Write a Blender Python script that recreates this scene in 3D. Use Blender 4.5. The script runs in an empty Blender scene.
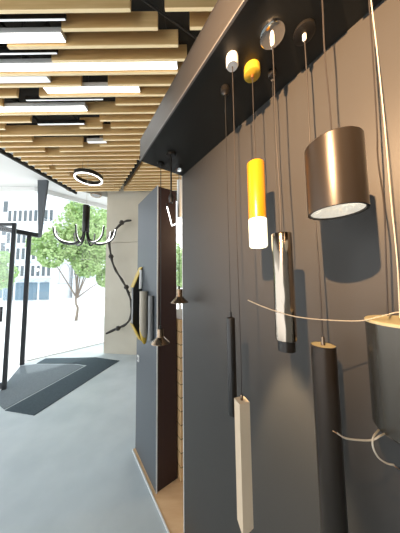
import bpy, bmesh, math, random
from mathutils import Vector, Matrix

# ------------------------------------------------------------------ camera, world, sun, exposure
scn = bpy.context.scene
COL = scn.collection
EYE = 1.65
cd = bpy.data.cameras.new('camera')
cd.sensor_fit = 'VERTICAL'; cd.sensor_height = 36.0; cd.sensor_width = 36.0
cd.lens = 192.0 / 533.0 * 36.0
cd.clip_start = 0.02; cd.clip_end = 200
cam = bpy.data.objects.new('camera', cd); COL.objects.link(cam)
PT = math.radians(4.4); RL = math.radians(0.75)
fw = Vector((0, math.cos(PT), math.sin(PT))); up0 = Vector((0, -math.sin(PT), math.cos(PT))); rt0 = Vector((1, 0, 0))
rt = rt0 * math.cos(RL) - up0 * math.sin(RL); up = rt0 * math.sin(RL) + up0 * math.cos(RL)
M = Matrix((rt, up, -fw)).transposed().to_4x4(); M.translation = (0, 0, EYE)
cam.matrix_world = M
scn.camera = cam

w = bpy.data.worlds.new('world'); scn.world = w; w.use_nodes = True
bg = w.node_tree.nodes['Background']
bg.inputs[0].default_value = (0.91, 0.96, 1.0, 1); bg.inputs[1].default_value = 2.9

def lamp(name, kind, loc, energy, color, aim=None, **kw):
    d = bpy.data.lights.new(name, kind); d.energy = energy; d.color = color
    for k, v in kw.items(): setattr(d, k, v)
    o = bpy.data.objects.new(name, d); COL.objects.link(o); o.location = loc
    if aim is not None:
        o.rotation_euler = (Vector(aim) - Vector(loc)).to_track_quat('-Z', 'Y').to_euler()
    return o

lamp('sun', 'SUN', (-10, 6, 20), 2.5, (1, .96, .9), aim=(-8.6, 4.6, 12), angle=0.01)

# display-wall frame: t runs along the wall away from the viewer, q is the distance out towards it
AW = math.radians(36)
U = Vector((-math.sin(AW), math.cos(AW), 0)); N = Vector((math.cos(AW), math.sin(AW), 0))
def W(t, q, z): return U * t + N * q + Vector((0, 0, z))

# warm accent spot of the shop lighting, behind and above the viewer
lamp('accent_spot', 'SPOT', W(-0.04, -0.50, 2.385), 390, (1, .62, .33), aim=W(0.10, .70, 2.22),
     spot_size=math.radians(88), spot_blend=1.0, shadow_soft_size=.011)
scn.view_settings.view_transform = 'Standard'
scn.view_settings.look = 'None'
scn.view_settings.exposure = 0.0
scn.view_settings.gamma = 1.0
scn.view_settings.use_curve_mapping = False

# ------------------------------------------------------------------ materials
def mat(name, col, rough=.5, metal=0.0, emit=None, estr=0.0, noise=None, bump=None, spec=.5, coat=0.0):
    m = bpy.data.materials.new(name); m.use_nodes = True
    nt = m.node_tree; b = nt.nodes['Principled BSDF']
    b.inputs['Base Color'].default_value = (*col, 1); b.inputs['Roughness'].default_value = rough
    b.inputs['Metallic'].default_value = metal; b.inputs['Specular IOR Level'].default_value = spec
    b.inputs['Coat Weight'].default_value = coat
    if emit: b.inputs['Emission Color'].default_value = (*emit, 1); b.inputs['Emission Strength'].default_value = estr
    if noise or bump:
        tc = nt.nodes.new('ShaderNodeTexCoord'); mp = nt.nodes.new('ShaderNodeMapping')
        nt.links.new(tc.outputs['Object'], mp.inputs[0])
    if noise:
        scale, col2, stretch = noise
        mp.inputs['Scale'].default_value = stretch
        n = nt.nodes.new('ShaderNodeTexNoise'); n.inputs['Scale'].default_value = scale; n.inputs['Detail'].default_value = 6
        r = nt.nodes.new('ShaderNodeValToRGB'); r.color_ramp.elements[0].position = .35; r.color_ramp.elements[1].position = .68
        r.color_ramp.elements[0].color = (*col, 1); r.color_ramp.elements[1].color = (*col2, 1)
        nt.links.new(mp.outputs[0], n.inputs['Vector']); nt.links.new(n.outputs['Fac'], r.inputs[0])
        nt.links.new(r.outputs[0], b.inputs['Base Color'])
    if bump:
        sc, st = bump
        n2 = nt.nodes.new('ShaderNodeTexNoise'); n2.inputs['Scale'].default_value = sc; n2.inputs['Detail'].default_value = 2
        bp = nt.nodes.new('ShaderNodeBump'); bp.inputs['Strength'].default_value = st; bp.inputs['Distance'].default_value = .01
        nt.links.new(mp.outputs[0], n2.inputs['Vector']); nt.links.new(n2.outputs['Fac'], bp.inputs['Height'])
        nt.links.new(bp.outputs[0], b.inputs['Normal'])
    return m

def glass_mat(name, tint=(1, 1, 1), refl=.06):
    m = bpy.data.materials.new(name); m.use_nodes = True; nt = m.node_tree; nt.nodes.clear()
    o = nt.nodes.new('ShaderNodeOutputMaterial'); mx = nt.nodes.new('ShaderNodeMixShader')
    t = nt.nodes.new('ShaderNodeBsdfTransparent'); g = nt.nodes.new('ShaderNodeBsdfGlossy')
    t.inputs[0].default_value = (*tint, 1); g.inputs['Roughness'].default_value = .02; mx.inputs[0].default_value = refl
    nt.links.new(t.outputs[0], mx.inputs[1]); nt.links.new(g.outputs[0], mx.inputs[2]); nt.links.new(mx.outputs[0], o.inputs[0])
    return m

def plank_mat(name, c1, c2, seam, w_, h_, rough=.45):
    m = bpy.data.materials.new(name); m.use_nodes = True; nt = m.node_tree; b = nt.nodes['Principled BSDF']
    b.inputs['Roughness'].default_value = rough
    tc = nt.nodes.new('ShaderNodeTexCoord'); br = nt.nodes.new('ShaderNodeTexBrick')
    br.inputs['Color1'].default_value = (*c1, 1); br.inputs['Color2'].default_value = (*c2, 1); br.inputs['Mortar'].default_value = (*seam, 1)
    br.inputs['Scale'].default_value = 1; br.inputs['Brick Width'].default_value = w_; br.inputs['Row Height'].default_value = h_
    br.inputs['Mortar Size'].default_value = .004
    nt.links.new(tc.outputs['UV'], br.inputs['Vector']); nt.links.new(br.outputs['Color'], b.inputs['Base Color'])
    return m

m_concrete = mat('concrete_floor', (.44, .50, .53), .42, noise=(2.2, (.54, .595, .62), (1, 1, 1)), bump=(30, .03))
m_conwall = mat('concrete_wall', (.50, .46, .375), .8, noise=(1.6, (.56, .52, .43), (1, 1, 1)))
m_matdark = mat('mat_dark', (.028, .05, .065), .85, noise=(60, (.05, .075, .09), (1, 1, 1)))
m_matgrey = mat('mat_grey', (.14, .17, .19), .85, noise=(50, (.18, .21, .23), (1, 1, 1)))
m_wall = mat('display_wall_paint', (.050, .047, .043), .42, spec=.24, bump=(180, .02))
m_soffit = mat('soffit_paint', (.018, .018, .016), .5, spec=.3)
m_fascia = mat('fascia_metal', (.050, .046, .042), .35, spec=.6)
m_edge = mat('bare_edge', (.72, .72, .70), .4)
m_edgedark = mat('steel_edge', (.16, .155, .15), .35)
m_panelblue = mat('partition_paint', (.088, .098, .108), .42, spec=.35)
m_maroon = mat('partition_end', (.028, .01, .008), .6)
m_slat = mat('slat_wood', (.58, .37, .15), .5, noise=(3.0, (.68, .46, .21), (1, 12, 12)))
m_slatbounce = mat('slat_painted_bounce', (.92, .74, .44), .4)  # paler slat wood: light bounced up from the floor, put into the colour
m_plenum = mat('plenum_black', (.02, .018, .014), .8)
m_white = mat('white_paint', (.62, .62, .60), .6)
m_led = mat('led_panel', (.9, .9, .9), .4, emit=(1, .98, .95), estr=3.2)
m_leddim = mat('led_dim', (.75, .78, .8), .4, emit=(.95, .98, 1), estr=.5)
m_black = mat('black_metal', (.012, .012, .012), .35)
m_blacksat = mat('black_satin', (.011, .010, .009), .3, spec=.4)
m_darkcyl = mat('dark_bronze', (.032, .025, .019), .30, metal=.45)
m_greycyl = mat('dark_grey_green', (.058, .056, .048), .25, metal=.6)
m_chrome = mat('chrome', (.86, .85, .83), .06, metal=1)
m_foil = mat('hammered_chrome', (.44, .38, .31), .12, metal=1, noise=(9, (.36, .30, .24), (1, 1, .2)), bump=(30, .35))
m_yellow = mat('yellow_lacquer', (.52, .23, .01), .3)
m_yellow2 = mat('yellow_plastic', (.52, .34, .03), .35)
m_whitepl = mat('white_plastic', (.80, .80, .78), .4)
m_cream = mat('cream_acrylic', (.54, .42, .29), .45, emit=(1, .80, .55), estr=.10)
m_glow = mat('lit_glass', (.9, .87, .75), .25, emit=(1, .93, .66), estr=1.6)
m_diff = mat('reflector_glass', (.80, .76, .66), .12, metal=.6, emit=(1, .92, .76), estr=.6, bump=(55, .9))
m_brass = mat('smoked_brass', (.26, .19, .13), .22, metal=.9)
m_cable = mat('cable_brown', (.022, .018, .016), .55)
m_cableb = mat('cable_black', (.012, .012, .012), .55)
m_cablew = mat('cable_white', (.48, .44, .36), .45)
m_copper = mat('copper', (.75, .42, .22), .3, metal=1)
m_paletop = mat('raw_rim', (.40, .35, .20), .5)
m_beige = mat('beige_sheet', (.42, .37, .29), .5)
m_grey = mat('grey_tube', (.20, .20, .20), .5)
m_glass = glass_mat('clear_glass', (.97, .99, 1), .05)
m_frame = mat('dark_frame', (.015, .017, .02), .45)
m_fin = mat('fin_grey', (.06, .07, .08), .5)
m_branch = mat('branch_black', (.03, .025, .02), .6)
m_lit = mat('lit_white', (.95, .95, .95), .4, emit=(1, 1, 1), estr=4.0)
m_oak = plank_mat('oak_planks', (.72, .46, .22), (.80, .54, .28), (.16, .08, .03), 3.0, .11)
m_oakfloor = mat('oak_floor', (.72, .45, .24), .4, noise=(4, (.80, .54, .31), (1, 6, 1)))
m_ground = mat('paving', (.80, .80, .80), .9, noise=(1.0, (.86, .86, .86), (1, 1, 1)))
m_bldg = mat('render_white', (.72, .74, .76), .9)
m_bldg2 = mat('render_pale_blue', (.48, .58, .66), .9)
m_win = mat('window_glass_dark', (.07, .09, .10), .3)
m_shop = mat('shop_front', (.14, .22, .28), .5)
m_shopred = mat('shop_awning_red', (.45, .12, .14), .7)
m_leaf = mat('leaves', (.28, .44, .15), .7, noise=(2.0, (.50, .64, .30), (1, 1, 1)))
m_trunk = mat('bark', (.25, .20, .16), .9)

# ------------------------------------------------------------------ mesh helpers
class MB:
    def __init__(s): s.bm = bmesh.new()
    def box(s, o, a, b, c):
        """box from corner o with edge vectors a, b, c"""
        o, a, b, c = Vector(o), Vector(a), Vector(b), Vector(c)
        v = [s.bm.verts.new(o + a * i + b * j + c * k) for k in (0, 1) for j in (0, 1) for i in (0, 1)]
        for f in ((0, 2, 3, 1), (4, 5, 7, 6), (0, 1, 5, 4), (2, 6, 7, 3), (0, 4, 6, 2), (1, 3, 7, 5)):
            s.bm.faces.new([v[i] for i in f])
        return s
    def abox(s, x0, x1, y0, y1, z0, z1):
        return s.box((x0, y0, z0), (x1 - x0, 0, 0), (0, y1 - y0, 0), (0, 0, z1 - z0))
    def wbox(s, t0, t1, q0, q1, z0, z1):
        return s.box(W(t0, q0, z0), U * (t1 - t0), N * (q1 - q0), (0, 0, z1 - z0))
    def prism(s, poly, vec):
        vec = Vector(vec); a = [s.bm.verts.new(Vector(p)) for p in poly]; b = [s.bm.verts.new(Vector(p) + vec) for p in poly]
        s.bm.faces.new(a[::-1]); s.bm.faces.new(b)
        for i in range(len(a)):
            j = (i + 1) % len(a); s.bm.faces.new((a[i], a[j], b[j], b[i]))
        return s
    def tube(s, pts, r, seg=10, caps=True):
        pts = [Vector(p) for p in pts]; n = len(pts)
        rs = r if isinstance(r, (list, tuple)) else [r] * n
        d0 = (pts[1] - pts[0]).normalized()
        x = d0.orthogonal().normalized(); rings = []
        for i, p in enumerate(pts):
            d = (pts[min(i + 1, n - 1)] - pts[max(i - 1, 0)]).normalized()
            x = (x - d * x.dot(d)).normalized(); y = d.cross(x)
            rings.append([s.bm.verts.new(p + (x * math.cos(2 * math.pi * k / seg) + y * math.sin(2 * math.pi * k / seg)) * rs[i]) for k in range(seg)])
        for a, b in zip(rings, rings[1:]):
            for k in range(seg):
                f = s.bm.faces.new((a[k], a[(k + 1) % seg], b[(k + 1) % seg], b[k])); f.smooth = True
        if caps: s.bm.faces.new(rings[0][::-1]); s.bm.faces.new(rings[-1])
        return s
    def lathe(s, prof, seg=40, axis=None, sharp=True):
        """prof: list of (r, z) around the local z axis; closes to the axis where r == 0"""
        rings = []
        for r, z in prof:
            if r < 1e-6: rings.append([s.bm.verts.new((0, 0, z))])
            else: rings.append([s.bm.verts.new((r * math.cos(2 * math.pi * k / seg), r * math.sin(2 * math.pi * k / seg), z)) for k in range(seg)])
        for a, b in zip(rings, rings[1:]):
            for k in range(seg):
                k2 = (k + 1) % seg
                if len(a) == 1 and len(b) == 1: continue
                if len(a) == 1: f = s.bm.faces.new((a[0], b[k2], b[k]))
                elif len(b) == 1: f = s.bm.faces.new((a[k], a[k2], b[0]))
                else: f = s.bm.faces.new((a[k], a[k2], b[k2], b[k]))
                f.smooth = True
        return s
    def build(s, name, m, parent=None, loc=(0, 0, 0), rz=0, smooth_angle=True):
        bmesh.ops.recalc_face_normals(s.bm, faces=s.bm.faces[:])
        if smooth_angle:
            for e in s.bm.edges:
                if len(e.link_faces) == 2 and e.calc_face_angle(0) > math.radians(40): e.smooth = False
        me = bpy.data.meshes.new(name); s.bm.to_mesh(me); s.bm.free()
        me.materials.append(m)
        o = bpy.data.objects.new(name, me); COL.objects.link(o); o.location = loc; o.rotation_euler.z = rz
        if parent is not None:
            o.parent = parent
        return o

def tag(o, label=None, cat=None, group=None, kind=None):
    if label: o['label'] = label
    if cat: o['category'] = cat
    if group: o['group'] = group
    if kind: o['kind'] = kind
    return o
def empty(name, loc, label, cat, group=None, rz=0):
    o = bpy.data.objects.new(name, None); COL.objects.link(o); o.location = loc; o.rotation_euler.z = rz
    o.empty_display_size = .05
    return tag(o, label, cat, group)
def struct(o, label=None): return tag(o, label, kind='structure')
def rel(pts, base): return [Vector(p) - Vector(base) for p in pts]
def spline(pts, k=8):
    pts = [Vector(p) for p in pts]; out = []
    P = [pts[0] * 2 - pts[1]] + pts + [pts[-1] * 2 - pts[-2]]
    for i in range(1, len(P) - 2):
        for j in range(k):
            u = j / k
            out.append(.5 * ((2 * P[i]) + (P[i + 1] - P[i - 1]) * u + (2 * P[i - 1] - 5 * P[i] + 4 * P[i + 1] - P[i + 2]) * u * u + (3 * P[i] - P[i - 1] - 3 * P[i + 1] + P[i + 2]) * u ** 3))
    out.append(pts[-1]); return out

# ------------------------------------------------------------------ setting: floor, walls, ceiling
fl = [(-3.14, 3.13), (-3.72, 4.12), (-2.38, 5.75), (3.6, 5.75), (3.6, -2.6), (-1.4, -2.6), (-1.9, .6)]
struct(MB().prism([(x, y, -.12) for x, y in fl], (0, 0, .12)).build('floor', m_concrete), 'polished blue-grey concrete floor')
struct(MB().wbox(-2.2, 2.045, .636, 4.0, 0.0, .006).build('trim_1', m_oakfloor), 'orange oak flooring laid behind the display wall')
struct(MB().wbox(-2.2, 2.045, .628, .636, 0.0, .012).build('trim_2', m_edge), 'thin metal strip between concrete and oak flooring')
g = MB(); g.abox(-70, 30, -10, 60, -.32, -.16); struct(g.build('ground', m_ground), 'sunlit pale paving outside')

wf = MB(); wf.prism([(-2.29, 4.64, 0), (-1.45, 4.50, 0), (-0.85, 4.50, 0), (-0.85, 4.74, 0), (-2.29, 4.86, 0)], (0, 0, 2.6))
wf2 = MB(); wf2.prism([(-2.29, 4.64, 2.612), (-1.45, 4.50, 2.612), (-0.85, 4.50, 2.612), (-0.85, 4.74, 2.612), (-2.29, 4.86, 2.612)], (0, 0, 1.45))
wall = wf.build('wall_far', m_conwall); struct(wall, 'pale beige concrete end wall')
up_ = wf2.build('upper_slab', m_conwall, wall)
struct(MB().abox(3.4, 3.6, -2.6, 5.75, 0, 4.2).build('wall_back_right', m_white))
bpy.data.objects['wall_back_right'].name = 'wall_right'
struct(MB().abox(-1.4, 3.4, -2.8, -2.6, 0, 4.2).build('wall_rear', m_white))
# black void above the slats and the roof
struct(MB().prism([(-6.5, -2.8, 4.12), (3.6, -2.8, 4.12), (3.6, 5.75, 4.12), (-2.38, 5.75, 4.12), (-3.74, 4.30, 4.12), (-6.5, 4.30, 4.12)], (0, 0, .2)).build('ceiling', m_plenum), 'black plenum above the slats')
ZS = 3.78                                        # underside of the slats
def left_end(y): return -3.14 - (2.89 - y) * .178
struct(MB().prism([(left_end(4.52) - .0, 4.52, 3.86), (left_end(-2.5), -2.5, 3.86), (-6.5, -2.5, 3.86), (-6.5, 4.28, 3.86), (-3.74, 4.28, 3.86), (-2.40, 5.72, 3.86), (-2.29, 4.9, 3.86)], (0, 0, .2)).build('ceiling_soffit', m_white), 'white plaster ceiling margin along the glass front')
struct(MB().prism([(-6.5, 4.24, 3.76), (-3.75, 4.24, 3.76), (-2.42, 5.66, 3.76), (-2.38, 5.74, 3.76), (-3.76, 4.32, 3.76), (-6.5, 4.32, 3.76)], (0, 0, .10)).build('trim_3', m_edge), 'slim head beam over the glass front')

rv = MB(); rv.prism([(left_end(4.50) - .10, 4.50, 3.79), (left_end(-2.4) - .10, -2.4, 3.79), (left_end(-2.4) - .14, -2.4, 3.79), (left_end(4.50) - .14, 4.50, 3.79)], (0, 0, .14))
struct(rv.build('trim_5', m_plenum), 'dark shadow-gap board along the slat ends')

# door mats
L = [(-2.57, 2.64), (-2.10, 2.54), (-1.76, 4.05), (-1.72, 4.18), (-2.33, 4.38), (-3.42, 4.36), (-3.40, 4.10), (-2.55, 4.06), (-2.28, 3.98)]
tag(MB().prism([(x, y, 0.0) for x, y in L], (0, 0, .008)).build('door_mat', m_matdark), 'dark charcoal L-shaped entrance mat bordering the grey one', 'mat')
Gm = [(-2.60, 2.66), (-2.33, 3.95), (-2.58, 4.03), (-3.39, 4.07), (-3.62, 3.98), (-3.12, 3.12), (-2.95, 2.86)]
tag(MB().prism([(x, y, 0.0) for x, y in Gm], (0, 0, .006)).build('door_mat', m_matgrey), 'mid-grey entrance mat inside the dark L-shaped border by the glass door', 'mat')

# glass front: door frame posts, transoms, panes
ZD = 2.66
def post(x, y, z0, z1, m=m_frame, s=.05):
    a = math.atan2(1.0, -.62)
    d = Vector((-.53, .85, 0)); e = Vector((.85, .53, 0))
    return MB().box(Vector((x, y, z0)) - d * s / 2 - e * s / 2, d * s, e * s, (0, 0, z1 - z0))
dr = empty('door_1', (-3.09, 3.14, 0), None, None); tag(dr, 'open glass entrance door leaf with black frame', kind='structure')
B = Vector((-3.09, 3.14, 0)); D2 = Vector((-4.55, 3.10, 0))
def seg(p, q_, z0, z1, th=.04):
    p, q_ = Vector(p), Vector(q_); d = (q_ - p).normalized(); e = Vector((-d.y, d.x, 0))
    return MB().box(p - e * th / 2 + Vector((0, 0, z0)), q_ - p, e * th, (0, 0, z1 - z0))
def local(mb, base):
    for v in mb.bm.verts: v.co -= Vector(base)
    return mb
local(post(B.x, B.y, 0, ZD), B).build('stile', m_frame, dr)
local(seg(B, D2, ZD - .045, ZD), B).build('top_rail', m_frame, dr)
local(seg(B, D2, 0.02, .10), B).build('bottom_rail', m_frame, dr)
local(seg(B, D2, .10, ZD - .045, .012), B).build('pane', m_glass, dr)
local(MB().box(B + Vector((-.30, -.01, ZD)), (.02, 0, 0), (0, .02, 0), (0, 0, .10)), B).build('door_closer', m_frame, dr)
local(MB().box(B + Vector((-.10, -.06, 1.05)), (.03, 0, 0), (0, .03, 0), (0, 0, .24)), B).build('handle', m_frame, dr)

B2 = Vector((-3.66, 4.06, 0)); D3 = Vector((-4.00, 3.05, 0)); T3 = Vector((-3.56, 4.20, 0))
dr2 = empty('door_2', B2, None, None); tag(dr2, 'black door frame post with transom and glass pane', kind='structure')
local(post(B2.x, B2.y, 0, ZD + .05, s=.07), B2).build('post', m_frame, dr2)
local(seg(D3, T3, ZD + .0, ZD + .09, .06), B2).build('transom', m_frame, dr2)
local(seg(D3, B2, .03, ZD, .012), B2).build('pane', m_glass, dr2)

fin = MB(); fin.prism([(-3.46, 3.96, 3.86), (-3.25, 3.96, 3.86), (-3.40, 4.02, 2.64), (-3.435, 4.02, 2.64)], (0, .05, 0))
tag(fin.build('glazing_fin', m_fin), 'tall tapering dark grey fin hanging from the white ceiling by the door', 'bracket')

wn = empty('window_1', (-3.72, 4.20, 0), None, None); tag(wn, 'frameless floor to ceiling glass front', kind='structure')
wb = Vector((-3.72, 4.20, 0)); we = Vector((-2.40, 5.70, 0))
md = (wb + we) / 2
local(seg(wb, md, .02, 3.74, .012), wb).build('pane', m_glass, wn)
local(seg(md, we, .02, 3.74, .012), wb).build('pane', m_glass, wn)
local(seg(wb, we, 0, .03, .05), wb).build('bottom_channel', m_edge, wn)

wn2 = empty('window_2', (-.85, 4.62, 0), None, None); tag(wn2, 'tall window beside the concrete end wall, behind the partition', kind='structure')
for i in range(3):
    MB().abox(i * 1.4 + .03, i * 1.4 + 1.37, -.006, .006, .03, 3.78).build('pane', m_glass, wn2)
    MB().abox(i * 1.4 - .0, i * 1.4 + .03, -.03, .03, 0, 3.8).build('mullion', m_frame, wn2)
MB().abox(0, 4.25, -.03, .03, 3.78, 3.84).build('head', m_frame, wn2)
MB().abox(0, 4.25, -.03, .03, 0, .03).build('sill', m_frame, wn2)

# ------------------------------------------------------------------ ceiling slats and light strips
rowY = lambda k: 1.35 + (k - 1) * .115
segs = {1: [(-3.3, -.52), (-.25, 1.2)], 2: [(-1.14, -.33), (-.06, 1.2)], 3: [(-1.71, -.17)], 4: [(-1.40, -.10)], 5: [(-3.0, -.03)],
        6: [(-3.2, -1.26), (-.97, .10)], 7: [(-3.2, -2.06), (-1.81, .10)], 8: [(-3.2, -2.35), (-.99, .10)], 9: [(-3.2, .10)],
        10: [(-3.2, -2.21), (-1.30, .10)], 11: [(-3.2, -2.67), (-1.64, -1.32), (-1.21, .1)], 12: [(-3.2, .1)], 13: [(-3.2, -2.49), (-1.43, .1)],
        14: [(-3.2, -1.8), (-1.54, .1)], 15: [(-3.2, -2.49), (-2.25, .1)]}
rnd = random.Random(4)
for k in range(16, 28):
    b = -2.3 + rnd.uniform(-.5, .6)
    segs[k] = [(-3.3, b), (b + rnd.choice([.004, .004, .12]), .1)]
ORD = 'first second third fourth fifth sixth seventh eighth ninth tenth eleventh twelfth thirteenth fourteenth'.split()
SG = 'staggered wooden slats hung across the ceiling'
first_slat = None
rail0, rail1 = (2.72, 1.085), (4.30, 1.085)
for k in sorted(segs):
    y = rowY(k)
    # the black track cuts each row: x where the row crosses q = 1.085
    xr = (1.085 - .588 * y) / .809
    lst = []
    for a, b in segs[k]:
        a = max(a, left_end(y) + .0)
        if b <= a: continue
        if y > 2.75 and a < xr < b + .1:
            lst.append((a, xr - .055)); lst.append((xr + .055, 2.2))
        else:
            lst.append((a, b if b < -.01 else max(b, .1)))
    if y <= 2.75 and k > 4: lst[-1] = (lst[-1][0], 2.0)
    for ip, (a, b) in enumerate(lst):
        L_ = b - a; dz = rnd.uniform(-.004, .004)
        m = MB(); m.abox(-L_ / 2, L_ / 2, -.013, .013, 0, .15)
        bmesh.ops.bevel(m.bm, geom=m.bm.edges[:], offset=.002, segments=1, affect='EDGES')
        o = m.build('wooden_slat', m_slat, loc=((a + b) / 2, y, ZS + dz))
        piece = {1: ['unbroken slat'], 2: ['left piece', 'right piece'], 3: ['left piece', 'middle piece', 'right piece']}.get(len(lst), ['first piece from left', 'second piece from left', 'third piece from left', 'fourth piece from left'])[ip]
        row = ('%s row from the top edge of the photo' % ORD[k - 1]) if k <= 14 else ('%s row out from the far end wall' % ORD[27 - k])
        lab = 'golden wooden ceiling slat, %s, %s' % (piece, row)
        o.data.materials.append(m_slatbounce)
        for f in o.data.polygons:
            if f.normal.z < -.9: f.material_index = 1  # undersides take the paler colour, painted-in floor bounce
        tag(o, lab, 'slat', SG)
# carrier battens above the slats
for i, x in enumerate((-2.85, -2.3, -1.75, -1.35, -.85, -.30, .5, 1.5)):
    o = MB().abox(x - .02, x + .02, 1.2, 4.46, ZS + .16, ZS + .20).build('ceiling_batten', m_plenum)
    tag(o, 'black batten lying on top of the ceiling slats, %s from the left' % ORD[i], 'batten', 'carrier battens')

strips = [(1, -3.0, -1.07, 'dim light strip nearest the top edge of the photo, left of the wooden slats', m_leddim, .016),
          (2, -3.0, -1.17, 'broad white light strip at the left edge, second from the top of the photo', m_led, .07),
          (3, -3.0, -1.31, 'thin pale light strip at the left edge below the second broad one', m_leddim, .016),
          (4, -3.1, -.20, 'longest white light strip, ending just short of the black display box', m_led, .07),
          (5, -3.1, -1.57, 'short bluish light strip at the left edge right below the longest one', m_leddim, .065),
          (6, -1.70, -.65, 'white light strip starting clear of the left edge below the longest strip', m_led, .07),
          (7, -2.02, -1.11, 'hairline light strip just below the mid-ceiling white strip', m_leddim, .016),
          (8, -3.0, -1.38, 'white light strip at the left edge, lowest of the broad ones', m_led, .07),
          (10, -2.17, -1.54, 'narrow light strip in a dark slot under the lowest broad strip', m_leddim, .025),
          (13, -1.70, -1.41, 'tiny bluish light strip in a short dark slot near the ring lamp', m_leddim, .04)]
for k, a, b, lab, m, wd in strips:
    y = rowY(k) + .0575
    t = empty('light_strip', ((a + b) / 2, y, ZS + .012), lab, 'ceiling light', 'linear lights between the ceiling slats')
    hw = (b - a) / 2
    MB().abox(-hw, hw, -wd / 2, wd / 2, .006, .055).build('housing', m_white if wd > .03 else m_black, t)
    for hx in (-hw * .6, hw * .6): MB().tube([(hx, 0, .055), (hx, 0, 4.12 - ZS - .012)], .003, 6).build('hanger', m_black, t)
    MB().abox(-hw + .004, hw - .004, -wd / 2 + .003, wd / 2 - .003, 0, .006).build('diffuser', m, t)

# rail and rod
tr = MB(); tr.box(W(2.70, 1.075, 3.79), U * 1.62, N * .022, (0, 0, .035)); tag(tr.build('track_rail', m_black), 'black lighting track recessed in the slat ceiling beyond the display box', 'track')
rd = MB(); rd.tube([(-.52, 1.30, 3.885), (.12, 1.68, 3.885)], .008); tag(rd.build('suspension_rod', m_black), 'thin dark rod crossing the gap in the slats near the top', 'rod')

# ring lamp, recessed spots
rl = empty('ring_pendant', (-2.04, 3.42, 3.565), 'round ring-shaped pendant lamp with glowing underside below the slat ceiling', 'pendant lamp')
MB().lathe([(.205, .0), (.238, .0), (.238, .07), (.205, .07), (.205, .0)], 48).build('housing', m_black, rl)
MB().lathe([(.209, -.008), (.232, -.008), (.232, -.001), (.209, -.001), (.209, -.008)], 48).build('diffuser', m_lit, rl)
for a in (.6, 2.7, 4.8):
    MB().tube([((.222) * math.cos(a), (.222) * math.sin(a), .07), ((.222) * math.cos(a), (.222) * math.sin(a), .20)], .002, 6).build('suspension_wire', m_black, rl)
for i, (x, y, s) in enumerate([(-3.02, 4.40, 'left'), (-2.62, 4.72, 'right')]):
    t = empty('recessed_spotlight', (x, y, 3.858), 'round recessed spotlight in the white ceiling margin, %s one of the two' % s, 'ceiling light', 'recessed spots in the white ceiling')
    MB().lathe([(.10, 0), (.12, -.012), (.125, 0), (.10, 0)], 32).build('bezel', m_brass, t)
    MB().lathe([(0, -.002), (.10, -.002)], 32).build('lens', m_grey, t)

# ------------------------------------------------------------------ chandelier
cz = 2.50
ch = empty('chandelier', (-1.96, 3.248, 2.30), 'black stemmed chandelier with curved arms lit white, hanging before the window', 'chandelier')
MB().lathe([(0, .22), (.052, .22), (.055, .23), (.055, .68), (.05, .69), (0, .69)], 32).build('stem', m_blacksat, ch)
MB().tube([(0, 0, .69), (0, 0, 1.49)], .0025, 6).build('cable', m_cablew, ch)
for i, (a, R_) in enumerate([(.10, .50), (-.45, .46), (.55, .40), (3.05, .55), (3.55, .46), (2.55, .42), (-1.5, .30), (1.6, .30)]):
    pr = [(.03, .24), (.055, .12), (.12, .04), (R_ * .5, .015), (R_ * .78, .05), (R_ * .94, .13), (R_, .26)]
    P = spline([(r * math.cos(a), r * math.sin(a), z) for r, z in pr], 5)
    arm = MB().tube(P, .013, 8).build('arm', m_blacksat, ch)
    P2 = spline([((r - .013) * math.cos(a), (r - .015) * math.sin(a), z + .012) for r, z in pr[1:]], 5)
    MB().tube(P2, .0065, 6).build('light_band', m_lit if i in (0, 1, 2, 6, 4) else m_white, arm)

# wire arches
for (x, y, z, s, wd, lab) in [(-2.40, 3.4, 1.64, .36, .19, 'larger thin wire arch frame hanging before the glass below the chandelier'), (-2.00, 3.35, 2.06, .17, .13, 'smaller thin wire arch frame hanging right under the chandelier')]:
    t = empty('wire_arch', (x, y, z), lab, 'wire frame', 'wire arches below the chandelier')
    pts = [(-wd / 2, 0, 0), (-wd / 2, 0, s * .5), (-wd * .38, 0, s * .82), (0, 0, s), (wd * .38, 0, s * .82), (wd / 2, 0, s * .5), (wd / 2, 0, 0)]
    MB().tube(spline(pts, 6), .0035, 6).build('arch', m_grey, t)
    MB().box((-wd * .75, -.01, -.006), (wd * 1.5, 0, 0), (0, .02, 0), (0, 0, .006)).build('base_bar', m_grey, t)
    MB().tube([(0, 0, s), (0, 0, 3.86 - z)], .0008, 5).build('suspension_wire', m_cablew, t)

# branch lamp
bp = [(-1.58, 3.08), (-1.72, 3.06), (-1.86, 2.96), (-2.02, 2.77), (-2.08, 2.59), (-2.05, 2.35), (-2.0, 2.12), (-1.91, 1.91), (-1.79, 1.73), (-1.67, 1.52), (-1.58, 1.29), (-1.55, 1.07), (-1.57, .85), (-1.68, .71), (-1.86, .63), (-2.1, .52)]
bb = Vector((-1.85, 4.36, 1.8))
br = empty('branch_lamp', bb, 'black twisting branch-shaped wall lamp on the beige concrete wall', 'wall lamp')
BP = spline([Vector((x, 4.36, z)) - bb for x, z in bp], 5)
MB().tube(BP, [.021 + .009 * math.sin(i * .5) ** 2 for i in range(len(BP))], 8).build('branch', m_branch, br)
for (x, z, r) in [(-1.80, 3.03, .058), (-2.07, 2.68, .058), (-2.03, 2.24, .058), (-1.67, 1.54, .058), (-1.84, .63, .058)]:
    MB().lathe([(0, -r), (r * .7, -r * .7), (r, 0), (r * .6, r * .8), (0, r)], 14).build('knot', m_branch, br, loc=Vector((x, 4.36, z)) - bb)
for (x, z) in [(-2.0, 2.80), (-1.62, 1.42)]:
    MB().tube([Vector((x, 4.36, z)) - bb, Vector((x, 4.51, z)) - bb], .010, 8).build('wall_bracket', m_black, br)

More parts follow.
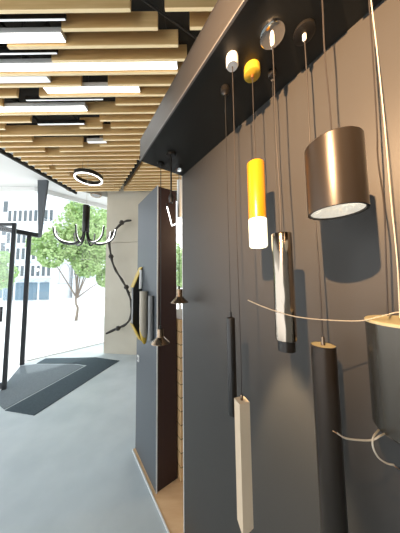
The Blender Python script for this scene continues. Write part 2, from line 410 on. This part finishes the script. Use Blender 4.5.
# ------------------------------------------------------------------ display wall, soffit box, partition
ZF = 2.425
wd_ = MB(); wd_.wbox(-1.6, 1.170, .700, .760, 0, ZF); wall_d = wd_.build('wall_display', m_wall); struct(wall_d, 'dark slate-grey display wall behind the pendants')
MB().wbox(1.170, 1.176, .697, .763, 0, ZF).build('edge_strip', m_edge, wall_d)
sf = MB(); sf.wbox(-1.6, 1.172, .392, .80, ZF, 2.56); so = sf.build('trim_4', m_soffit); struct(so, 'black box soffit over the display wall')
MB().wbox(-1.6, 1.174, .387, .392, ZF + .004, 2.565).build('fascia', m_fascia, so)
MB().wbox(-1.6, 1.174, .385, .393, ZF - .002, ZF + .004).build('edge_strip', m_edgedark, so)
MB().wbox(-1.6, 1.174, .387, .82, 2.56, 2.57).build('top_panel', m_fascia, so)

pt = empty('display_partition', W(1.53, .665, 0), 'freestanding slate-blue partition with dark maroon end beyond the display wall', 'partition')
pb = W(1.53, .665, 0)
local(MB().wbox(1.533, 2.04, .668, .848, 0, 2.49), pb).build('core', m_maroon, pt)
local(MB().wbox(1.530, 2.04, .660, .668, 0, 2.495), pb).build('front_face', m_panelblue, pt)
local(MB().wbox(1.527, 1.530, .659, .669, 0, 2.495), pb).build('edge_strip', m_edge, pt)
sw = local(MB().wbox(1.955, 1.995, .652, .660, .86, .92), pb).build('socket', m_whitepl, pt)
local(MB().wbox(1.968, 1.982, .649, .652, .875, .905), pb).build('socket_insert', m_grey, sw)

# oak-planked counter seen in the slit, and its warm lamp
ct = MB(); ct.wbox(1.49, 2.05, .862, 2.0, .006, 1.32)
co = ct.build('planked_counter', m_oak)
uvl = co.data.uv_layers.new(name='UVMap')
for p_ in co.data.polygons:
    for li in p_.loop_indices:
        v = co.data.vertices[co.data.loops[li].vertex_index].co; uvl.data[li].uv = (v.dot(N) + v.dot(U), v.z)
tag(co, 'light oak counter of horizontal planks in the slit behind the partition', 'counter')
lamp('booth_light', 'POINT', W(1.28, 1.25, 2.2), 16, (1, .72, .45), shadow_soft_size=.05)

# ------------------------------------------------------------------ pendants
PG = 'pendant lamps hung along the dark display wall'
def pend(name, t, q, label, cat='pendant lamp', group=PG):
    return empty(name, W(t, q, ZF), label, cat, group, rz=AW)
def cable(p, z1, r=.0016, m=m_cable, wob=.0, part='cable', z0=0):
    n = 14; pts = []
    for i in range(n + 1):
        u = i / n; pts.append((wob * math.sin(u * 7 + 1) * math.sin(math.pi * u), wob * .6 * math.sin(u * 5) * math.sin(math.pi * u), z0 + (z1 - z0) * u))
    return MB().tube(pts, r, 6).build(part, m, p)
Z = lambda z: z - ZF

# A white canopy, cream bar
p = pend('bar_pendant', .422, .456, 'cream square bar pendant on a black cable from a white ceiling cup')
MB().lathe([(0, 0), (.020, 0), (.021, -.004), (.021, -.030), (.018, -.036), (0, -.036)]).build('canopy', m_whitepl, p)
cable(p, Z(1.298), .0016, m_cable, .002, z0=-.036)
MB().lathe([(0, 0), (.004, 0), (.004, .012), (.003, .016), (0, .016)], 16).build('cable_grip', m_brass, p, loc=(0, 0, Z(1.291)))
m = MB(); s = .0175; zt, zb = Z(1.291), Z(.965)
cs = [(math.cos(a) * s * 1.35, math.sin(a) * s * 1.35) for a in [math.radians(d) for d in (45, 135, 225, 315)]]
vt = [m.bm.verts.new((x, y, zt)) for x, y in cs]; vb = [m.bm.verts.new((x * 1.0, y * 1.0, zb - (.028 if i == 2 else (.014 if i in (1, 3) else 0)))) for i, (x, y) in enumerate(cs)]
m.bm.faces.new(vt); m.bm.faces.new(vb[::-1])
for i in range(4): m.bm.faces.new((vt[i], vt[(i + 1) % 4], vb[(i + 1) % 4], vb[i]))
sh = m.build('shade', m_cream, p, rz=math.radians(-18))

# B black thin tube
p = pend('tube_pendant', .515, .510, 'slim black tube pendant, thinnest of all, left of the cream bar')
MB().lathe([(0, 0), (.016, 0), (.017, -.003), (.017, -.022), (.010, -.026), (.006, -.034), (0, -.034)]).build('canopy', m_blacksat, p)
cable(p, Z(1.53), .0014, m_cableb, .001, z0=-.034)
MB().lathe([(0, .022), (.004, .022), (.005, .004), (.0145, 0), (.0155, -.002), (.0155, -.335), (.013, -.337), (.013, -.31), (0, -.31)]).build('shade', m_blacksat, p, loc=(0, 0, Z(1.515)))

# C yellow tube, lit glass
p = pend('tube_pendant', .404, .540, 'yellow tube pendant with lit frosted glass end and yellow ceiling cup')
MB().lathe([(0, 0), (.028, 0), (.029, -.003), (.029, -.028), (.025, -.031), (0, -.031)]).build('canopy', m_yellow2, p)
MB().lathe([(0, -.031), (.006, -.031), (.006, -.042), (0, -.042)], 16).build('cable_grip', m_copper, p)
cable(p, Z(2.060), .0015, m_cable, .001, z0=-.04)
MB().lathe([(0, 0), (.027, 0), (.0295, -.003), (.0295, -.205), (.027, -.207), (.027, -.19), (0, -.19)]).build('shade', m_yellow, p, loc=(0, 0, Z(2.060)))
MB().lathe([(.0, -.001), (.028, -.001), (.0300, -.004), (.0300, -.094), (.027, -.100), (.022, -.100), (.022, -.06), (0, -.06)]).build('diffuser', m_glow, p, loc=(0, 0, Z(1.862)))
lamp('yellow_pendant_spot', 'SPOT', W(.404, .540, 1.755), 110, (1, .78, .50), aim=W(.404, .619, 1.0), spot_size=math.radians(31), spot_blend=.5, shadow_soft_size=.012)

# D chrome tube
p = pend('tube_pendant', .303, .512, 'crinkled chrome tube pendant with black lower end under a chrome disc')
MB().lathe([(0, 0), (.036, 0), (.038, -.003), (.037, -.009), (.030, -.012), (0, -.013)]).build('canopy', m_chrome, p)
MB().lathe([(0, -.012), (.007, -.012), (.007, -.034), (.004, -.046), (0, -.046)], 16).build('cable_grip', m_whitepl, p)
cable(p, Z(1.79), .0016, m_cable, .0025, z0=-.045)
MB().lathe([(0, 0), (.0262, 0), (.0275, -.003), (.0275, -.296), (.0255, -.298), (.0255, -.29), (0, -.29)]).build('shade', m_foil, p, loc=(0, 0, Z(1.783)))
MB().lathe([(0, 0), (.0225, 0), (.0225, -.030), (.020, -.031), (.020, -.02), (0, -.02)]).build('end_collar', m_blacksat, p, loc=(0, 0, Z(1.487)))

# E bare small canopy and cable
p = pend('tube_pendant', .370, .612, 'small black-and-chrome ceiling cup and its dark cable, behind the chrome tube')
MB().lathe([(0, 0), (.013, 0), (.014, -.002), (.014, -.014), (.010, -.018), (0, -.018)]).build('canopy', m_blacksat, p)
MB().lathe([(0, -.018), (.005, -.018), (.005, -.032), (0, -.034)], 16).build('cable_grip', m_chrome, p)
cable(p, Z(1.72), .0014, m_cableb, .002, z0=-.033)
MB().lathe([(0, .012), (.004, .012), (.006, 0), (.006, -.05), (0, -.05)], 16).build('lamp_socket', m_blacksat, p, loc=(0, 0, Z(1.71)))

# F long dark cylinder
p = pend('cylinder_pendant', .242, .590, 'long dark bronze cylinder pendant reaching the bottom edge of the photo')
MB().lathe([(0, 0), (.030, 0), (.031, -.002), (.031, -.010), (.026, -.013), (0, -.013)]).build('canopy', m_blacksat, p)
MB().lathe([(0, -.012), (.006, -.012), (.006, -.028), (.003, -.034), (0, -.034)], 16).build('cable_grip', m_whitepl, p)
cable(p, Z(1.49), .0018, m_cable, .003, z0=-.033)
MB().lathe([(0, .022), (.0045, .022), (.0045, .004), (.006, 0), (0, 0)], 16).build('cable_gland', m_brass, p, loc=(0, 0, Z(1.472)))
MB().lathe([(0, -.001), (.0285, -.001)], 40).build('top_cap', m_paletop, p, loc=(0, 0, Z(1.472)))
MB().lathe([(.0285, 0), (.030, -.001), (.030, -.72), (.027, -.722), (.027, -.70), (0, -.70)]).build('shade', m_darkcyl, p, loc=(0, 0, Z(1.472)))

# G short wide dark cylinder with lit reflector
GP = Vector((.308, .42, ZF))
p = empty('cylinder_pendant', GP, 'short wide dark bronze cylinder pendant with a bright faceted underside', 'pendant lamp', PG)
gt = 1.960; gb = 1.800; gr = .0565
MB().lathe([(0, 0), (.03, 0), (.03, -.012), (0, -.012)]).build('canopy', m_blacksat, p)
cable(p, Z(gt), .0018, m_cable, .002, z0=-.01)
MB().lathe([(0, 0), (gr - .003, 0), (gr, -.003), (gr, gb - gt), (gr - .005, gb - gt), (gr - .005, gb - gt + .02), (0, gb - gt + .022)], 64).build('shade', m_darkcyl, p, loc=(0, 0, Z(gt)))
MB().lathe([(gr - .006, .003), (gr - .022, .006), (gr - .030, .014), (0, .017)], 64).build('reflector', m_diff, p, loc=(0, 0, Z(gb)))

# H right-edge wide cylinder with loose white wires
HP = Vector((.428, .408, ZF)); hr = .066; ht = 1.563; hb = 1.350
p = empty('cylinder_pendant', HP, 'wide grey-green cylinder pendant cut off by the right edge with white wires', 'pendant lamp', PG)
MB().lathe([(0, 0), (.03, 0), (.03, -.012), (0, -.012)]).build('canopy', m_blacksat, p)
pts = spline(rel([(0.4131, 0.41, 2.3164), (0.4098, 0.41, 2.1593), (0.4046, 0.41, 1.9861), (0.4009, 0.41, 1.915), (0.4054, 0.41, 1.8115), (0.3992, 0.41, 1.6903), (0.393, 0.41, 1.5722)], HP), 6)
MB().tube(pts, .0017, 6).build('cable', m_cable, p)
pts = spline(rel([(0.4077, 0.4, 2.3001), (0.4112, 0.4, 2.1467), (0.4124, 0.4, 1.9777), (0.4114, 0.4, 1.8184), (0.4124, 0.4, 1.689), (0.4076, 0.4, 1.5698)], HP), 6)
MB().tube(pts, .0011, 6).build('bare_wire', m_cablew, p)
MB().lathe([(0, .0), (hr - .001, 0), (hr + .001, -.002), (hr + .001, -.006), (hr - .002, -.007)], 64).build('top_rim', m_paletop, p, loc=(0, 0, Z(ht)))
MB().lathe([(hr, 0), (hr, hb - ht), (hr - .003, hb - ht), (hr - .003, hb - ht + .03), (0, hb - ht + .03)], 64).build('shade', m_greycyl, p, loc=(0, 0, Z(ht) - .006))
MB().lathe([(hr - .001, 0), (hr + .0008, -.001), (hr - .001, -.003), (hr - .004, -.001)], 64).build('bottom_rim', m_chrome, p, loc=(0, 0, Z(hb) - .006))
Hw = [(.105, .43, 1.607), (.136, .43, 1.593), (.175, .43, 1.579), (.218, .43, 1.568), (.284, .43, 1.561), (.345, .425, 1.560), (.378, .415, 1.570), (.405, .405, 1.580), (.428, .40, 1.582)]
MB().tube(spline(rel(Hw, HP), 6), .0012, 6).build('stray_wire', m_cablew, p)
MB().tube(spline(rel([(0.2573, 0.39, 1.3579), (0.2719, 0.39, 1.3488), (0.2964, 0.39, 1.3449), (0.323, 0.39, 1.3446), (0.3388, 0.39, 1.3515), (0.3667, 0.41, 1.3417), (0.4011, 0.44, 1.3313)], HP), 6), .0016, 6).build('lead_wire', m_cablew, p)
MB().tube(spline(rel([(0.3608, 0.39, 1.2999), (0.3461, 0.39, 1.3036), (0.3319, 0.39, 1.3143), (0.3239, 0.39, 1.3321), (0.3252, 0.39, 1.3481), (0.3465, 0.405, 1.3475), (0.3814, 0.435, 1.333)], HP), 6), .0016, 6).build('lead_wire', m_cablew, p)
MB().tube(rel([(0.2591, 0.39, 1.3561), (0.2499, 0.39, 1.3616)], HP), .0011, 6).build('bare_end', m_copper, p)
MB().tube(rel([(0.3589, 0.39, 1.2999), (0.3696, 0.39, 1.2928)], HP), .0012, 6).build('bare_end', m_copper, p)

# far cones
def cone(name, t, q, zt, label, rod=False):
    p = pend(name, t, q, label, group='smoked cone pendants at the far end of the display wall')
    return p
def cone_shade(p, zb, m):
    MB().lathe([(0, .085), (.019, .085), (.020, .082), (.020, .040), (.024, .034), (.056, .004), (.057, 0), (.054, .001), (.022, .03), (0, .03)], 40).build('shade', m, p, loc=(0, 0, Z(zb)))
    MB().lathe([(0, .105), (.005, .105), (.006, .086), (0, .086)], 16).build('cable_gland', m_blacksat, p, loc=(0, 0, Z(zb)))
CG = 'smoked cone pendants at the far end of the display wall'
p = pend('cone_pendant', 1.118, .506, 'smoked metal cone pendant hanging lower, in front of the partition edge', group=CG)
MB().lathe([(0, 0), (.022, 0), (.023, -.003), (.021, -.012), (0, -.013)]).build('canopy', m_blacksat, p)
cable(p, Z(1.376), .0022, m_cableb, 0, z0=-.012); cone_shade(p, 1.278, m_brass)
p = pend('cone_pendant', 1.076, .617, 'smoked metal cone pendant hanging higher, against the display wall edge', group=CG)
MB().lathe([(0, 0), (.024, 0), (.025, -.003), (.023, -.028), (0, -.03)]).build('canopy', m_chrome, p)
cable(p, Z(1.63), .0016, m_cable, 0, z0=-.028); cone_shade(p, 1.517, m_brass)

# black rod pendant with bent light bar
p = pend('rod_pendant', .999, .519, 'black rod pendant with a swivel head and bent luminous bar before the slit', group=None)
MB().lathe([(0, 0), (.03, 0), (.031, -.003), (.028, -.014), (0, -.015)]).build('canopy', m_blacksat, p)
MB().tube([(0, 0, -.012), (0, 0, Z(2.15))], .0045, 10).build('rod', m_blacksat, p)
MB().lathe([(0, -.03), (.012, -.026), (.016, 0), (.012, .022), (0, .026)], 16).build('swivel', m_black, p, loc=(0, 0, Z(2.145)))
pi = p.matrix_world
base = W(.999, .519, ZF); inv = Matrix.Rotation(-AW, 3, 'Z')
P3 = [inv @ (Vector(v) - base) for v in [(-.192, 1.113, 2.095), (-.176, 1.113, 2.035), (-.163, 1.113, 1.980), (-.140, 1.113, 1.990), (-.112, 1.113, 2.000)]]
MB().tube([P3[0] + Vector((.0, 0, .02)), P3[0]], .006, 8).build('bracket', m_black, p)
MB().tube(spline(P3[:3], 3) + spline(P3[3:], 3), .0036, 8).build('light_bar', m_lit, p)

tp = empty('tube_pendant', (-.213, 2.02, 3.93), 'white vertical tube pendant with glowing lower tip seen in the slit', 'pendant lamp')
MB().tube([(0, 0, 0), (0, 0, -1.22)], .003, 6).build('cable', m_cablew, tp)
MB().tube([(0, 0, -1.18), (0, 0, -1.60)], .026, 20).build('shade', m_whitepl, tp)
MB().lathe([(0, 0), (.03, -.005), (.034, -.03), (.03, -.06), (0, -.065)], 20).build('diffuser', m_lit, tp, loc=(0, 0, -1.60))

# wall lamps on the partition face
q0 = .660
b0 = W(1.93, q0, 1.45)
p = empty('wall_lamp', b0, 'black faceted wall lamp with yellow slanted edges standing off the partition', 'wall lamp', 'wall lamps on the blue partition')
def fac(t0, t1, pts): return MB().prism([W(t0, q, z) - b0 for q, z in pts], U * (t1 - t0))
out = [(q0, 1.80), (.575, 1.60), (.575, 1.25), (q0, 1.08)]
fac(1.90, 1.95, out).build('body', m_black, p)
def strip(a, b, d, t0, t1):
    (qa, za), (qb, zb) = a, b
    return fac(t0, t1, [(qa, za), (qb, zb), (qb - d * .6, zb + (.0)), (qa - d * .6, za)])
strip(out[0], out[1], .014, 1.88, 1.97).build('edge_trim', m_yellow2, p)
strip(out[2], out[3], .014, 1.88, 1.97).build('edge_trim', m_yellow2, p)
def wall_tube(t, r, z0, z1, m, label, slant=0, inner=None):
    c = W(t, q0 - r, z0); p = empty('wall_lamp', c, label, 'wall lamp', 'wall lamps on the blue partition', rz=AW)
    h_ = z1 - z0; mm = MB(); sg = 28; top = []; bot = []
    for k in range(sg):
        a = 2 * math.pi * k / sg; x, y = r * math.cos(a), r * math.sin(a)     # local x = N, local y = U
        top.append(mm.bm.verts.new((x, y, h_))); bot.append(mm.bm.verts.new((x, y, slant * (.5 + .5 * y / r))))
    mm.bm.faces.new(top)
    if not inner: mm.bm.faces.new(bot[::-1])
    for k in range(sg):
        f = mm.bm.faces.new((bot[k], bot[(k + 1) % sg], top[(k + 1) % sg], top[k])); f.smooth = True
    mm.build('shade', m, p)
    if inner:
        m2 = MB(); ri = r * .94; lo = []; hi = []
        for k in range(sg):
            a = 2 * math.pi * k / sg; zc_ = slant * (.5 + .5 * math.sin(a))
            lo.append(m2.bm.verts.new((ri * math.cos(a), ri * math.sin(a), zc_ - .055))); hi.append(m2.bm.verts.new((ri * math.cos(a), ri * math.sin(a), zc_ + .03)))
        m2.bm.faces.new(lo[::-1]); m2.bm.faces.new(hi)
        for k in range(sg): m2.bm.faces.new((lo[k], lo[(k + 1) % sg], hi[(k + 1) % sg], hi[k])).smooth = True
        m2.build('lining', inner, p)
    return p
wall_tube(1.885, .016, 1.585, 1.77, m_whitepl, 'small white tube wall lamp, topmost on the blue partition')
wall_tube(1.745, .036, 1.155, 1.565, m_beige, 'beige half-round wall lamp with yellow slanted lower end', slant=.21, inner=m_yellow2)
wall_tube(1.605, .022, 1.16, 1.53, m_grey, 'dark grey tube wall lamp nearest the partition edge')
fac2 = None

# ------------------------------------------------------------------ outside
def building(name, x0, x1, y, z1, label, rows, cols, wm, shop=True):
    t = empty(name, (x0, y, -.16), label, 'building')
    MB().abox(0, x1 - x0, 0, 6, 0, z1).build('wall', wm, t)
    MB().abox(-.2, x1 - x0 + .2, -.3, 6.2, z1, z1 + .35).build('roof_slab', m_bldg2, t)
    cw = (x1 - x0) / cols
    for (z, h_) in rows:
        for c in range(cols):
            f = MB().abox(0, cw * .5, -.06, .02, 0, h_).build('window', m_win, t, loc=(c * cw + cw * .25, 0, z))
        MB().abox(0, x1 - x0, -.22, 0, 0, .10).build('ledge', m_bldg2, t, loc=(0, 0, z - .35))
    if shop:
        for c in range(max(2, cols // 2)):
            cw2 = (x1 - x0) / max(2, cols // 2)
            MB().abox(.15, cw2 - .15, -.08, .02, .1, 1.9).build('shop_front', m_shop, t, loc=(c * cw2, 0, 0))
            MB().prism([(.1, -.9, 1.95), (cw2 - .1, -.9, 1.95), (cw2 - .1, 0, 2.35), (.1, 0, 2.35)], (0, 0, .06)).build('awning', m_shopred if c == 0 else m_bldg2, t, loc=(c * cw2, 0, 0))
    return t
building('apartment_building', -21.0, -15.9, 20.5, 11.8, 'white apartment building across the street with rows of narrow windows', [(2.6, 1.1), (4.4, 1.2), (6.2, 1.1), (8.6, 1.2)], 9, m_bldg)
building('apartment_building', -15.6, -9.2, 23.5, 11.0, 'pale apartment building mostly behind the large tree', [(2.8, 1.2), (4.9, 1.2), (7.0, 1.2), (9.0, 1.1)], 7, m_bldg, shop=False)
building('apartment_building', -29.5, -21.4, 24.0, 14.0, 'tall white building at the far left behind the small tree', [(3.2, 1.4), (5.6, 1.4), (8.0, 1.4), (11.0, 1.4)], 6, m_bldg, shop=True)

def tree(x, y, zc, rx, rz_, n, trunk_h, label, seed):
    t = empty('street_tree', (x, y, -.16), label, 'tree', 'street trees beyond the glass')
    r = random.Random(seed); blobs = [(r.uniform(-.6, .6) * rx, r.uniform(-.6, .6) * rx, zc + .16 + r.uniform(-.65, .65) * rz_, r.uniform(.26, .48) * rx) for _ in range(20)]
    m = MB()
    for i in range(n):
        bx, by, bz, brd = r.choice(blobs)
        d = Vector((r.gauss(0, 1), r.gauss(0, 1), r.gauss(0, 1))).normalized() * brd * r.uniform(.5, 1) ** .5
        c = Vector((bx, by, bz)) + d; a = Vector((r.gauss(0, 1), r.gauss(0, 1), r.gauss(0, 1))).normalized(); b = a.orthogonal().normalized()
        s_ = r.uniform(.05, .10)
        m.bm.faces.new([m.bm.verts.new(c + a * s_), m.bm.verts.new(c + b * s_ * .6), m.bm.verts.new(c - a * s_), m.bm.verts.new(c - b * s_ * .6)])
    m.build('foliage', m_leaf, t, smooth_angle=False)
    tk = MB().tube(spline([(0, 0, 0), (.05, .02, trunk_h * .5), (-.04, 0, trunk_h), (.1, .1, zc + rz_ * .4)], 5), [.07 - .0025 * i for i in range(16)], 8).build('trunk', m_trunk, t)
    for bx, by, bz, brd in blobs[:6]:
        MB().tube([(0, 0, trunk_h * .9), (bx * .5, by * .5, (trunk_h + bz) / 2), (bx, by, bz)], [.035, .022, .01], 6).build('branch', m_trunk, t)
tree(-6.0, 9.4, 3.45, 1.75, 2.75, 14000, 1.2, 'large pale green tree beyond the glass behind the chandelier', 2)
tree(-12.2, 11.0, 2.6, 1.25, 1.2, 4000, 1.2, 'smaller green tree at the left edge seen past the door frame', 5)
tree(-1.1, 10.0, 2.6, 1.1, 1.5, 3500, 1.1, 'green tree showing through the narrow slit right of the maroon partition end', 9)
